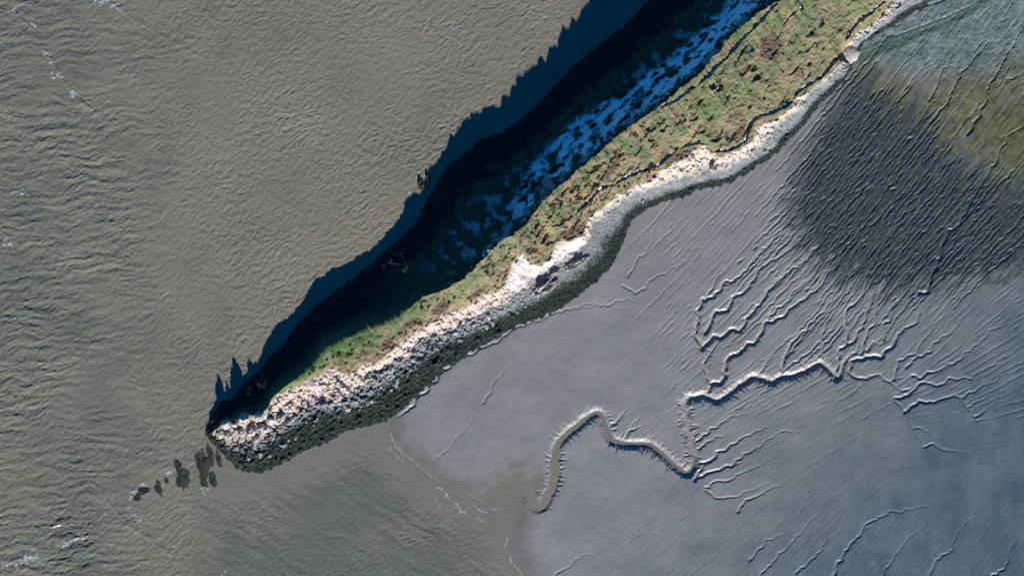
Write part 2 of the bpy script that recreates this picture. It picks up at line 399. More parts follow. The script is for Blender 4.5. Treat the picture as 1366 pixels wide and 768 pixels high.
    crest = z_top * sstep(.0, .5, perlin(X / 5, Y / 5, 137)) * (1 - sstep(0, .22, xt)) * np.interp(s, [0, 300, 420, 700, 760], [0, .4, 1, .4, 0])
    bare = np.maximum(bare, crest)
    lush = z_top * (1 - sstep(.2, .75, xt)) * np.interp(s, [100, 150, 230, 300, 330, 420], [.1, .9, 1, .5, .4, .15]) * sstep(-.5, .3, n1 + .3)
    brown = np.maximum(brown * sstep(-.2, .3, fbm(X, Y, 7, 3, 141)), heath)
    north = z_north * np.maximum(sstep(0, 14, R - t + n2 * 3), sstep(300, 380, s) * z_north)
    return h, dict(white=white, rubble=rubble, weed=weed, frost=frost, blackrock=blackrock, bare=bare.astype(f32), lush=lush.astype(f32), brown=brown, north=north, scar=scar * (t < Wd)), land

def headland_material():
    m, nt, b = new_mat('headland_ground', .95, .15); g = Graph(nt)
    turf = g.mix(g.noise(.05, 5, .65), (.080, .102, .056), (.150, .152, .082))
    turf = g.mix(g.math('MULTIPLY', g.noise(.05, 4, .6, .44, .60), .75), turf, (.068, .108, .050))
    turf = g.mix(g.math('MULTIPLY', g.noise(.035, 4, .6, .52, .66), .8), turf, (.155, .175, .070))
    turf = g.mix(g.math('MULTIPLY', g.noise(.045, 5, .62, .50, .64), .85), turf, (.205, .150, .105))
    turf = g.mix(g.math('MULTIPLY', g.noise(.3, 5, .7, .52, .72), .5), turf, (.058, .056, .038))
    c = g.mix(g.attr('lush'), turf, g.mix(g.noise(.1, 4), (.034, .105, .026), (.075, .150, .045)))
    c = g.mix(g.math('MULTIPLY', g.attr('bare'), g.noise(.16, 5, .7, .34, .58)), c, g.mix(g.noise(.3, 3), (.215, .130, .085), (.33, .215, .14)))
    c = g.mix(g.attr('brown'), c, g.mix(g.noise(.45, 4), (.050, .036, .028), (.125, .088, .066)))
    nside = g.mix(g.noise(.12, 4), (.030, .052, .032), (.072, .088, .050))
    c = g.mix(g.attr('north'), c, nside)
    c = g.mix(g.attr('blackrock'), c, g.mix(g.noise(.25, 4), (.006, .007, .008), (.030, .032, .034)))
    c = g.mix(g.math('MULTIPLY', g.attr('frost'), g.noise(.22, 4, .6, .0, .42)), c, (.80, .89, .98))
    wr = g.mix(g.noise(.22, 5, .7), (.23, .205, .195), (.47, .415, .385))
    wr = g.mix(g.math('MULTIPLY', g.noise(.06, 4, .65, .46, .64), .75), wr, (.42, .315, .225))
    c = g.mix(g.attr('white'), c, wr)
    c = g.mix(g.attr('scar'), c, g.mix(g.noise(.12, 4), (.40, .36, .345), (.54, .505, .49)))
    rb = g.mix(g.noise(.85, 5, .75, .36, .64), (.055, .065, .068), (.33, .345, .36))
    c = g.mix(g.attr('rubble'), c, rb)
    wd = g.mix(g.noise(.40, 5, .75, .50, .74), (.011, .018, .014), (.115, .13, .12))
    c = g.mix(g.attr('weed'), c, wd)
    nt.links.new(c, b.inputs['Base Color'])
    g.bump(b, g.noise(.9, 4, .7, 0, 1), .9, .8)
    return m

s_ax = axis(-14, 1150, .72, -15, 2600, 1.10)
t_ax = np.arange(-250, 132, .72, dtype=f32)
Sg, Tg = np.meshgrid(s_ax, t_ax)
HX, HY = XY(Sg, Tg)
HX = HX.astype(f32); HY = HY.astype(f32)
HZ, hm, land = headland_height(HX, HY)
# the grassy western ridge is rounded, not a knife edge
kb = 21
cs = np.cumsum(np.concatenate([np.repeat(HZ[:1], kb // 2 + 1, 0), HZ, np.repeat(HZ[-1:], kb // 2, 0)]), axis=0)
blur = (cs[kb:] - cs[:-kb]) / kb
wgt = np.exp(-((Tg - ridge(Sg) + 3) / 11) ** 2) * sstep(125, 165, Sg) * (1 - sstep(300, 360, Sg))
HZ = (HZ * (1 - wgt) + blur * wgt).astype(f32)
keep = (Tg > north_coast(Sg) - 12) & (Tg < weed_edge(Sg) + 11) & (HZ > -5.5)
# rows of this grid run with t (to the south-east), so flip for upward faces
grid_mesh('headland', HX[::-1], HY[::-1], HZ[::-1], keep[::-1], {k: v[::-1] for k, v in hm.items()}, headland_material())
def ground_z(x, y):
    s, t = ST(x, y)
    i = int(np.clip(np.searchsorted(s_ax, s), 1, len(s_ax) - 1)); j = int(np.clip((t + 250) / .72, 0, len(t_ax) - 1))
    return float(HZ[j, i])

# ------------------------------------------------------------------ mudflat
mx = axis(-190, 690, .85, -420, 4000); my = axis(-392, 392, .85, -4000, 1500)
MX, MY = np.meshgrid(mx, my)
nshape = MX.shape
sd = shore_dist(MX, MY)
wob = fbm(MX, MY, 14, 3, 151)
land_d = sd + wob * 2.5                                        # + = the mud side (left of travel)
MZ = mud_base(land_d)
MZ += sstep(5, 60, land_d) * (fbm(MX, MY, 60, 3, 161) * .45 + fbm(MX, MY, 7, 3, 163) * .05 + aniso(MX, MY, 52, 2.6, 3.0, 165) * .03 + aniso(MX, MY, 36, 3.6, 2.2, 166) * .025 + fbm(MX, MY, 3.0, 2, 168) * .02)

CARVE = np.zeros(nshape, f32)
RAG = (fbm(MX, MY, 4.0, 2, 167) * .10).astype(f32)
def carve(pts, w0, w1, d0, d1, flat=.25):
    n = len(pts) - 1
    for k in range(n):
        (x0, y0), (x1, y1) = pts[k], pts[k + 1]
        f = k / max(n - 1, 1)
        w = w0 + (w1 - w0) * f; dep = d0 + (d1 - d0) * f
        i0, i1 = np.searchsorted(mx, (min(x0, x1) - w, max(x0, x1) + w)); j0, j1 = np.searchsorted(my, (min(y0, y1) - w, max(y0, y1) + w))
        if i1 <= i0 or j1 <= j0: continue
        X = MX[j0:j1, i0:i1]; Y = MY[j0:j1, i0:i1]
        dx, dy = x1 - x0, y1 - y0
        t = np.clip(((X - x0) * dx + (Y - y0) * dy) / (dx * dx + dy * dy + 1e-9), 0, 1)
        q = np.clip((np.hypot(X - x0 - t * dx, Y - y0 - t * dy) / w - flat) / (1 - flat), 0, 1)
        q = np.clip(q + (RAG[j0:j1, i0:i1] if w > 3 else 0) * (q > 0), 0, 1)
        p = dep * (1 - q) ** 1.05
        CARVE[j0:j1, i0:i1] = np.maximum(CARVE[j0:j1, i0:i1], p)
def teeth(P, w, depth, gap, lmin, lmax):
    """short side gullies cut into both banks"""
    acc = 0
    for k in range(2, len(P) - 2):
        acc += math.hypot(P[k][0] - P[k - 1][0], P[k][1] - P[k - 1][1])
        if acc < gap * random.uniform(.6, 1.4): continue
        acc = 0
        dx, dy = P[k + 1][0] - P[k - 1][0], P[k + 1][1] - P[k - 1][1]
        L = math.hypot(dx, dy) + 1e-6
        for sg in (-1, 1):
            if random.random() < .15: continue
            nx, ny = -dy / L * sg, dx / L * sg
            sk = random.uniform(-.2, .5)
            vx, vy = nx + dx / L * sk, ny + dy / L * sk
            ln = w * .75 + random.uniform(lmin, lmax)
            q = [(P[k][0] + vx * ln * u, P[k][1] + vy * ln * u) for u in (.3, .5, .68, .85, 1)]
            carve(q, 2.1, 1.0, depth * random.uniform(.4, .8), depth * .06, .05)

FIELD = [(900, 400, 45), (1000, 330, 47), (1100, 200, 51), (1250, 200, 53), (1300, 90, 52), (1150, 400, 56), (1250, 420, 50), (1300, 490, 30), (1350, 600, 8), (1260, 600, -4), (1000, 600, 30), (900, 700, 36), (1050, 700, 46), (1200, 720, 51), (1320, 720, 56), (1080, 560, 26), (750, 500, 50), (700, 460, 45), (650, 530, 52), (820, 430, 44)]
FXY = np.array([W(a, b) for a, b, _ in FIELD]); FA = np.radians([c for *_, c in FIELD])
def flow(x, y):
    w = 1 / ((FXY[:, 0] - x) ** 2 + (FXY[:, 1] - y) ** 2 + 900) ** 1.5
    w /= w.sum()
    return math.atan2((w * np.sin(FA)).sum(), (w * np.cos(FA)).sum())
MAIN = [(676, 655), (686, 648), (695, 639), (703, 640), (707, 651), (710, 665), (715, 676), (722, 675), (730, 661), (737, 646), (741, 630), (740, 614), (741, 600), (747, 588), (761, 574), (777, 562), (794, 550), (801, 551), (806, 562), (811, 576), (817, 586), (829, 591), (847, 592), (867, 592), (879, 601), (895, 615), (907, 626), (916, 631), (924, 624), (927, 610), (924, 601), (918, 577), (915, 556), (914, 537), (918, 531), (940, 527), (958, 535), (965, 531), (984, 515), (1004, 502), (1018, 506), (1032, 509), (1042, 502), (1060, 500), (1077, 493), (1093, 483), (1103, 489), (1117, 505)]
CREEKS = [  # points, width, depth (metres)
    ([(1117, 505), (1121, 500), (1124, 487), (1133, 475), (1142, 470), (1148, 473), (1149, 477)], 4.5, 1.9),
    ([(1117, 503), (1128, 503), (1137, 507)], 2.2, .7),
    ([(1175, 477), (1161, 476), (1137, 480), (1133, 484), (1133, 498), (1140, 503), (1156, 505), (1165, 498), (1177, 503), (1191, 513), (1203, 522), (1194, 530)], 4, 1.5),
    ([(1114, 497), (1121, 478), (1117, 468), (1130, 460), (1135, 456), (1142, 447), (1152, 434), (1155, 416), (1162, 407), (1164, 386), (1172, 372), (1182, 360), (1195, 335)], 3.4, 1.4),
    ([(1130, 458), (1128, 430), (1130, 411), (1142, 405), (1154, 386), (1156, 365), (1170, 340), (1190, 310)], 3.4, 1.4),
    ([(1149, 472), (1158, 440), (1167, 428), (1168, 405), (1177, 381), (1195, 350)], 2.8, 1.1),
    ([(1175, 477), (1185, 464), (1195, 454), (1197, 444), (1208, 436), (1222, 434), (1227, 416), (1226, 400)], 3.6, 1.5),
    ([(1225, 392), (1236, 391), (1240, 379), (1245, 365), (1255, 334), (1265, 307), (1275, 303), (1288, 284), (1300, 262), (1318, 231), (1334, 203), (1343, 184), (1366, 165), (1420, 120)], 3.2, 1.4),
    ([(1179, 453), (1177, 433), (1187, 430), (1189, 412), (1200, 400), (1210, 367), (1230, 330)], 2.6, 1.0),
    ([(1156, 468), (1165, 455), (1172, 461), (1180, 456)], 2.6, 1.0),
    ([(937, 463), (927, 447), (930, 423), (936, 400), (950, 396), (962, 383), (967, 376), (981, 374), (995, 360), (1013, 338), (1040, 312), (1070, 270)], 3.6, 1.6),
    ([(936, 400), (948, 388), (953, 376), (965, 362), (985, 340)], 2.2, .8),
    ([(941, 444), (946, 437), (950, 417), (962, 417), (974, 409), (977, 396), (995, 390), (1002, 379), (1011, 360), (1034, 347), (1067, 322), (1090, 285)], 3.6, 1.6),
    ([(937, 465), (950, 450), (962, 450), (977, 441), (987, 443), (992, 430), (1009, 410), (1021, 395), (1030, 383), (1039, 374), (1053, 360), (1076, 347), (1095, 325), (1120, 290)], 4, 1.8),
    ([(948, 512), (961, 511), (968, 500), (967, 484), (974, 475), (988, 470), (997, 458), (1005, 461), (1018, 440), (1021, 430), (1032, 428), (1046, 423), (1053, 411), (1062, 405), (1079, 393), (1095, 383), (1101, 369), (1110, 360), (1125, 340), (1150, 305)], 4.2, 1.9),
    ([(1021, 429), (1037, 409), (1053, 400), (1067, 383), (1080, 372), (1100, 345)], 2.6, 1.0),
    ([(945, 523), (948, 511), (941, 496), (938, 484), (948, 470), (936, 466), (928, 463)], 4, 1.7),
    ([(1043, 501), (1045, 477), (1058, 457), (1074, 440), (1088, 426), (1102, 409), (1121, 393), (1130, 379), (1150, 350)], 3.4, 1.4),
    ([(1047, 478), (1062, 458), (1078, 440), (1092, 430), (1112, 405), (1135, 380), (1158, 345)], 2.4, .9),
    ([(1011, 501), (1021, 487), (1030, 472), (1037, 465)], 2.6, 1.0), ([(1099, 482), (1095, 465), (1095, 447), (1107, 423), (1121, 400), (1140, 370)], 2.2, .9),
    ([(1194, 530), (1210, 528), (1222, 514), (1234, 509), (1246, 514), (1260, 511), (1267, 505), (1278, 506), (1293, 504), (1311, 494), (1332, 480), (1350, 468)], 3, 1.0),
    ([(1206, 549), (1227, 534), (1243, 535), (1264, 529), (1278, 530), (1290, 543), (1300, 555), (1307, 569)], 3.4, 1.1),
    ([(1283, 531), (1307, 516), (1330, 505), (1345, 496)], 2.4, .6), ([(1300, 555), (1318, 544)], 2.4, .7), ([(1290, 543), (1303, 533), (1322, 527)], 2, .5),
    ([(1192, 531), (1206, 549), (1217, 569), (1232, 595)], 2.2, .6), ([(1218, 571), (1227, 571), (1243, 578)], 2, .5), ([(1232, 595), (1241, 592), (1264, 602), (1293, 602)], 2.2, .6),
    ([(1203, 521), (1216, 517), (1218, 511), (1206, 510)], 2.2, .7),
    ([(1216, 501), (1229, 504), (1236, 496), (1246, 498), (1257, 491), (1274, 482), (1288, 470), (1302, 461), (1311, 452), (1321, 440), (1350, 424)], 2.6, .9),
    ([(1193, 506), (1198, 481), (1210, 476), (1222, 468), (1229, 457), (1241, 440), (1265, 410)], 2.6, .9),
    ([(1208, 490), (1222, 475), (1241, 470), (1243, 461), (1257, 450), (1269, 440), (1300, 405)], 2.4, .8),
    ([(926, 590), (944, 577), (975, 554), (998, 550)], 2.6, .9), ([(929, 598), (947, 587), (970, 578)], 2.6, .9), ([(931, 618), (953, 612), (958, 603), (979, 592), (1003, 578), (1030, 566)], 3.0, 1.1),
    ([(932, 636), (947, 630), (970, 622), (989, 610), (1019, 589), (1045, 576)], 2.8, 1.0), ([(927, 640), (932, 630), (937, 622), (927, 617)], 3, 1.4), ([(941, 650), (951, 642), (970, 640), (1007, 622), (1035, 606)], 2.2, .6),
    ([(941, 653), (955, 664), (979, 662), (1003, 652), (1030, 640)], 2.2, .6), ([(984, 682), (993, 669), (1019, 655), (1050, 640)], 2.4, .7),
    ([(815, 568), (829, 555), (840, 541)], 2.6, .9), ([(828, 588), (845, 571), (851, 558)], 2.8, 1.2),
    ([(1111, 772), (1116, 750), (1135, 725), (1157, 698), (1176, 687), (1208, 679), (1238, 674)], 3, .9), ([(1236, 772), (1249, 747), (1271, 728), (1278, 709), (1298, 687)], 2.6, .7),
    ([(1322, 768), (1341, 755), (1347, 733), (1360, 714)], 2.6, .7), ([(1062, 763), (1095, 733), (1103, 709), (1119, 690)], 2.2, .6), ([(1013, 768), (1038, 741), (1076, 701), (1100, 670)], 2.2, .6),
    ([(1000, 747), (1024, 720), (1054, 706)], 2.2, .6), ([(1176, 768), (1211, 717), (1245, 690)], 2, .5), ([(740, 768), (770, 745), (800, 735)], 2, .4), ([(838, 369), (852, 345), (864, 331), (873, 303), (880, 282)], 2, .5),
    ([(831, 381), (848, 392), (870, 372), (899, 357), (935, 330)], 2, .5), ([(645, 537), (660, 508), (683, 484)], 2, .5), ([(574, 618), (600, 596), (630, 560), (645, 537)], 1.8, .3),
    ([(530, 556), (545, 545), (571, 519), (589, 496), (614, 479), (649, 461), (664, 456), (683, 439), (717, 426), (746, 415), (774, 411), (808, 407), (814, 400)], 2.4, .9),
    ([(808, 407), (835, 398), (860, 405)], 1.8, .4), ([(746, 415), (790, 405), (830, 412), (856, 408)], 1.8, .35),
    ([(1196, 137), (1209, 116), (1224, 97), (1232, 80)], 2.4, .8), ([(1240, 134), (1256, 97), (1265, 87), (1280, 60)], 2.4, .9), ([(1240, 165), (1259, 144), (1277, 106), (1299, 78), (1315, 59), (1343, 16), (1360, -15)], 2.6, 1.0),
    ([(1290, 180), (1302, 162), (1309, 150), (1315, 134), (1314, 122), (1327, 103), (1340, 78), (1362, 41), (1390, 0)], 2.8, 1.1), ([(1340, 110), (1366, 95)], 2, .6), ([(1300, 70), (1330, 30)], 2, .5)]
P = resample([W(*p) for p in MAIN], 2.4, 1.6, 1)
main_line = P
carve(P, 9.5, 6.6, 3.9, 3.8, .08)
carve([W(*p) for p in [(703, 642), (694, 640), (682, 650), (668, 664), (652, 680)]], 13, 26, 3.6, 3, .1)
teeth(P, 9.5, 2.5, 3.2, 2.0, 9.5)
for i, (pts, w, dep) in enumerate(CREEKS):
    P = resample([W(*p) for p in pts], 2.2, 3.4 if w < 4.1 else 2.2, i)
    P = [(x + .9 * float(_jx), y + .9 * float(_jy)) for (x, y), _jx, _jy in zip(P, perlin(np.arange(len(P)) * .55, np.full(len(P), i * 1.7), 8), perlin(np.arange(len(P)) * .55, np.full(len(P), i * 2.3), 9))]
    carve(P, w * 1.15, max(w * .40, 1.2), dep * 1.75, dep * .32, .10)
    if dep > .85: teeth(P[: len(P) * 3 // 4], w, dep * .6, 3.2, .8, 4.5)
    # forked heads
    if dep >= .7 and len(P) > 12:
        for _ in range(random.choice((1, 2, 3))):
            k = random.randrange(len(P) // 3, len(P) - 2)
            x, y = P[k]; a = flow(x, y) + random.choice((-1, 1)) * random.uniform(.25, .7)
            q = [(x, y)]
            for u in range(random.randrange(5, 14)):
                a = .8 * a + .2 * flow(x, y) + random.uniform(-.35, .35)
                x += 2.2 * math.cos(a); y += 2.2 * math.sin(a); q.append((x, y))
            carve(q, w * .6, 1.0, dep * .8, dep * .12, .08)

# run-off rills, evenly spaced along the fall of the mud
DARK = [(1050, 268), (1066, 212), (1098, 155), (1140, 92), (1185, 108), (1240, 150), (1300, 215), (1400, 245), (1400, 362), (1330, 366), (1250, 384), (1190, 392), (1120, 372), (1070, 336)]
RIPPLE = [(1000, 330), (1045, 262), (1062, 205), (1098, 150), (1136, 95), (1180, 112), (1240, 150), (1310, 215), (1380, 245), (1380, 345), (1290, 372), (1230, 400), (1130, 420), (1040, 390), (960, 372)]
OX, OY = -420, -440
occ = np.full((900, 1200), -1, np.int32)
def inside(poly, x, y):
    return bool(in_poly(np.array([x]), np.array([y]), poly)[0])
RIP = [W(*p) for p in RIPPLE]
rip_c = [W(*p) for p in RIPPLE]
def rill(x, y, lid, spacing, L, jit):
    line = [(x, y)]
    for sgn in (1, -1):
        cx, cy = x, y
        ph = random.uniform(0, 100)
        for k in range(int(L / 2.2)):
            a = flow(cx, cy) + jit * float(_zig[(int(ph * 7) + k) % 4096])
            cx += sgn * 2.2 * math.cos(a); cy += sgn * 2.2 * math.sin(a)
            i, j = int(cx - OX), int(cy - OY)
            if not (3 < i < 1196 and 3 < j < 896): break
            o = occ[j, i]
            if o >= 0 and o != lid: break
            if sgn == 1: line.append((cx, cy))
            else: line.insert(0, (cx, cy))
    r = max(1, int(spacing * .5))
    for (cx, cy) in line:
        i, j = int(cx - OX), int(cy - OY)
        b = occ[max(0, j - r):j + r + 1, max(0, i - r):i + r + 1]
        b[b < 0] = lid
    return line
_z = perlin(np.arange(4096) * .31, np.zeros(4096), 5) + .8 * perlin(np.arange(4096) * .8, np.zeros(4096), 6)
_zig = np.asarray(_z)
on_headland = lambda x, y: ST(x, y)[1] < float(weed_edge(np.array([ST(x, y)[0]]))[0]) + 2
zone = [[W(*p) for p in q] for q in ([(1380, -10), (1200, 30), (1145, 85), (1310, 215), (1380, 240)],)]
lid = 0
for k in range(15000):
    px, py = (random.uniform(950, 1400), random.uniform(80, 420)) if k < 6000 else (random.uniform(560, 1400), random.uniform(-30, 800))
    x, y = W(px, py)
    i, j = int(x - OX), int(y - OY)
    if not (0 <= i < 1200 and 0 <= j < 900) or occ[j, i] >= 0: continue
    if on_headland(x, y): continue
    if px > 815 and ST(x, y)[1] < float(weed_edge(np.array([ST(x, y)[0]]))[0]) + 26 and random.random() < .85: continue
    if px < 700 + (py > 640) * 60 and py > 560: continue
    if inside(RIP, x, y): sp, L, w, dep, jit = 4.0, random.uniform(60, 200), 2.1, random.uniform(.8, 1.4), 1.05
    elif inside(zone[0], x, y): sp, L, w, dep, jit = 8, random.uniform(15, 60), 1.9, random.uniform(.2, .6), .8
    elif px > 880 and py < 560: sp, L, w, dep, jit = 6.5, random.uniform(20, 80), 1.9, random.uniform(.15, .65), .75
    elif py > 560 and px > 850: sp, L, w, dep, jit = 7, random.uniform(25, 130), 2.0, random.uniform(.02, .20) * (.5 if px > 1150 and py < 690 else 1), .5
    else: sp, L, w, dep, jit = 8, random.uniform(12, 60), 1.8, random.uniform(.015, .07), .5
    line = rill(x, y, lid, sp, L, jit); lid += 1
    if len(line) < 5: continue
    n = len(line)
    h = n // 2
    carve(line[h:], w, w * .7, dep, dep * .25, .1); carve(line[:h + 1][::-1], w, w * .7, dep, dep * .5, .1)

dry = sstep(6, 40, land_d)
MZ = MZ - CARVE * np.maximum(dry, .3)
# creek beds keep a floor: tidal water only reaches the lower reach
md, _ = line_dist(MX, MY, [W(*p) for p in MAIN[11:]])
x11, y11 = W(*MAIN[11])
MZ = np.where((md < 16), np.maximum(MZ, -.9 + .98 * sstep(10, 95, np.hypot(MX - x11, MY - y11))), MZ)
n2 = fbm(MX, MY, 16, 4, 201); n3 = fbm(MX, MY, 5, 3, 211); n1 = fbm(MX, MY, 60, 3, 221)
lobes = aniso(MX, MY, 52, 9, 4, 231)
fine = aniso(MX, MY, 54, 4.0, 3.0, 233)
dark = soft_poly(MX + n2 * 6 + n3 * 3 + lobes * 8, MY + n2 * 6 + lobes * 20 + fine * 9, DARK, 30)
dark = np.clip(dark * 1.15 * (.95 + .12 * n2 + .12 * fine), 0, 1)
OLIVE = [(1140, 88), (1165, 92), (1230, 112), (1290, 95), (1366, 85), (1390, 110), (1390, 255), (1330, 235), (1280, 205), (1220, 150), (1165, 120)]
olive = soft_poly(MX + n2 * 14 + lobes * 10, MY + n2 * 14 + lobes * 14, OLIVE, 30) * np.clip(.85 + .35 * n2 + .35 * lobes + .3 * fine + .3 * n3, 0, 1)
olive = np.maximum(olive, .7 * dark * sstep(.35, .75, n2 + .4 * fine) * sstep(1110, 1180, MX + 683) * (MY > 90))
olive = np.maximum(olive, soft_poly(MX + n2 * 10, MY + n2 * 10, [(1290, 140), (1390, 120), (1390, 240), (1320, 230)], 34) * (1.0 + .3 * fine))
marsh = soft_poly(MX + n2 * 8, MY + n2 * 8, [(1150, 75), (1140, 60), (1180, 20), (1260, -60), (1460, -200), (1600, 60), (1366, 130), (1260, 110)], 22)
strips = np.zeros(nshape, f32)
for pts, w_ in (([(1146, 78), (1180, 62), (1225, 47), (1260, 34), (1290, 18), (1315, 0), (1360, -40)], 4.5), ([(1150, 66), (1200, 47), (1250, 29), (1300, 6), (1340, -30)], 2.5), ([(1146, 82), (1175, 70), (1210, 58)], 4)):
    d, _ = line_dist(MX, MY, [W(*p) for p in pts])
    strips = np.maximum(strips, (1 - sstep(w_ * .4, w_ * 1.2, d + n3 * .8)) * (.9 + .2 * n2))
pool, _ = line_dist(MX, MY, [W(*p) for p in [(1175, 55), (1209, 41), (1259, 23), (1309, 0), (1340, -25)]])
pool = (1 - sstep(.5, 1.7, pool + n3 * .8)) * sstep(-.35, .1, n2)
edge_m, _ = line_dist(MX, MY, [W(*p) for p in [(1160, 52), (1168, 42), (1174, 37), (1202, 25), (1221, 12), (1252, 3), (1290, -15)]])
MZ -= .8 * (1 - sstep(.5, 2.4, edge_m))
MZ += marsh * (n3 * .22 + sstep(.1, .5, aniso(MX, MY, 55, 4, 2, 241)) * .35)
wet = 1 - sstep(3, 34, land_d + n2 * 8)
t_w = ST(MX, MY)[1] - weed_edge(ST(MX, MY)[0])
mdist, _ = line_dist(MX, MY, [W(*p) for p in [(705, 645), (694, 640), (682, 650), (668, 664), (652, 680)]])
wet = np.maximum(wet, 1 - sstep(8, 40, mdist + n2 * 10))
bday, _ = line_dist(MX, MY, [W(*p) for p in MAIN[:30]])
wet = np.maximum(wet, 1 - sstep(2, 4, bday))
vignette_tint = sstep(0, 1, -.14 + 1.15 * ( ((MX + 683) - 950) / 620 + ((384 - MY) - 420) / 640) + .12 * n1 + .05 * n2)  # sky reflection and corner vignette painted into the mud colour, towards lower right
vignette_tint = np.clip(vignette_tint, 0, 1)
bank = sstep(.8, 2.6, CARVE) * (1 - dark)
smooth_bank = 1 - sstep(0, 14, ST(MX, MY)[1] - weed_edge(ST(MX, MY)[0]) - 3)

MZ += (dark * sstep(8, 30, t_w)).astype(f32) * (aniso(MX + n3 * 1.5, MY + n3 * 1.5, 53, 2.9, 4.0, 235) * .30 + aniso(MX, MY, 60, 4.6, 3.0, 237) * .22)
def mud_material():
    m, nt, b = new_mat('wet_mud', .46, .5); g = Graph(nt)
    c = g.mix(g.noise(.012, 5, .6, .35, .65), (.180, .179, .168), (.214, .212, .201))
    c = g.mix(g.math('MULTIPLY', g.noise(.10, 4, .65, .45, .75), .35), c, (.240, .239, .230))
    c = g.mix(g.attr('vignette_tint'), c, g.mix(g.noise(.03, 5, .7, .35, .65, (1, .35, 1), .87), (.050, .080, .104), (.092, .122, .146)))
    c = g.mix(g.attr('bank'), c, g.mix(g.noise(.25, 4), (.205, .185, .175), (.285, .25, .235)))
    c = g.mix(g.attr('wetband'), c, g.mix(g.noise(.03, 4), (.135, .125, .112), (.155, .146, .134)))
    c = g.mix(g.attr('marsh'), c, g.mix(g.noise(.06, 6, .75, .38, .62), (.080, .108, .088), (.180, .215, .215)))
    c = g.mix(g.attr('dark'), c, g.mix(g.noise(.25, 5, .7, .4, .65), (.022, .031, .034), (.060, .075, .080)))
    c = g.mix(g.attr('olive'), c, g.mix(g.noise(.10, 5, .7, .4, .6), (.060, .066, .026), (.118, .120, .050)))
    c = g.mix(g.attr('strips'), c, (.040, .085, .050))
    c = g.mix(g.attr('pool'), c, (.26, .31, .33))
    nt.links.new(c, b.inputs['Base Color'])
    g.bump(b, g.noise(.5, 5, .7, 0, 1), .35, .35)
    return m
s_m, t_m = ST(MX, MY)
keep = (t_m > cliff_foot(s_m) - 8) & ((land_d > -60) | (MZ > -4)) & (s_m > 40)
keep &= (MX + 683 > 330)
mats = dict(dark=dark, olive=olive, marsh=marsh, strips=strips, pool=pool, wetband=wet, vignette_tint=vignette_tint, bank=bank)
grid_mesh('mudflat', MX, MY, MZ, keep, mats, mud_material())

# ------------------------------------------------------------------ sea
wx = axis(-690, 80, .9, -6000, 6000); wy = axis(-392, 392, .9, -6000, 6000)
SX, SY = np.meshgrid(wx, wy)
sS, tS = ST(SX, SY)
off = -shore_dist(SX, SY)
off = np.where((tS < ridge(sS)) | (sS < 5), np.abs(off) + 0, off)
sdist = np.abs(off)                                                  # + = seaward of the mud
px = SX + 683; py = 384 - SY
warp = fbm(SX, SY, 40, 2, 301) * 6
X1, Y1 = SX + warp, SY + fbm(SX, SY, 45, 2, 305) * 6
a1 = aniso(X1, Y1, 38, 6.0, 1.8, 311) * .7 + aniso(X1, Y1, 55, 3.8, 1.6, 313) * .65 + aniso(X1, Y1, 18, 2.6, 1.6, 315) * .5
a2 = aniso(X1, Y1, 4, 8.0, 4.0, 321) * 1.1 + aniso(X1, Y1, 24, 4.6, 1.8, 323) * .6 + aniso(X1, Y1, -22, 3.0, 1.6, 325) * .5
a3 = aniso(X1, Y1, -33, 9, 4.0, 331) * .9 + aniso(X1, Y1, 22, 3.2, 2.4, 333) * .6 + aniso(X1, Y1, -42, 6, 4, 335) * .35
left = 1 - sstep(60, 330, px + fbm(SX, SY, 80, 2, 341) * 60)
bay = sstep(-10, 30, np.where(sS > 0, tS - 30, tS * 1.0 - 8 + sS * .15)) * sstep(-20, 60, px - 250)
mixw = a1 * (1 - left) + a2 * left
waves = mixw * (1 - bay) + a3 * bay
gust = .75 + .4 * fbm(SX, SY, 120, 3, 351)
rough_sw = (1 - sstep(0, 260, px)) * sstep(640, 720, py)
amp = .58 * gust * (1 + .35 * left + .8 * rough_sw) * (1 - .25 * bay) * (.12 + .88 * sstep(2, 55, np.maximum(off, 0)))
# breakers rolling in to the mud edge
line = np.sin((off + warp * .8) / 11.0 * 2 * np.pi + fbm(SX, SY, 50, 2, 361) * 2.5)
roll = np.clip(line, 0, 1) ** 3 * sstep(3, 14, off) * (1 - sstep(50, 110, off)) * bay
lee = sstep(-2, 10, north_coast(sS) - tS)
SZ = waves * amp + roll * .10 * sstep(-.1, .4, fbm(SX, SY, 35, 2, 365))
SZ = SZ.astype(f32)
# tide rips: lines of steeper chop
for pts in ([(8, 8), (40, 35), (62, 70), (100, 130), (150, 165)], [(130, -5), (165, 15), (200, 40), (265, 75)], [(120, 640), (170, 700), (230, 740)], [(0, 420), (40, 440)]):
    d, _ = line_dist(SX, SY, [W(*p) for p in pts])
    SZ += np.exp(-(d / 9) ** 2) * (aniso(SX, SY, -42, 3.6, 3.5, 371) * .35).astype(f32)
    SZ += np.exp(-(d / 2.2) ** 2) * .35
green = np.clip(.8 * bay * sstep(10, 60, off) + .55 * left + .35 * fbm(SX, SY, 150, 3, 381) + .25 * fbm(SX, SY, 40, 3, 383), 0, 1)
shallow = (1 - sstep(4, 55, off + fbm(SX, SY, 30, 2, 385) * 14)) * (off > 0) * bay
def sea_material():
    m, nt, b = new_mat('silty_sea', .30, .45); g = Graph(nt)
    c = g.mix(g.noise(.008, 5, .6, .3, .7), (.164, .148, .112), (.212, .190, .147))
    c = g.mix(g.attr('green'), c, (.116, .124, .099))
    c = g.mix(g.attr('shallow'), c, (.166, .155, .134))
    nt.links.new(c, b.inputs['Base Color'])
    g.bump(b, g.noise(.45, 4, .65, 0, 1), .30, .5)
    return m
keepS = np.ones(SX.shape, bool)
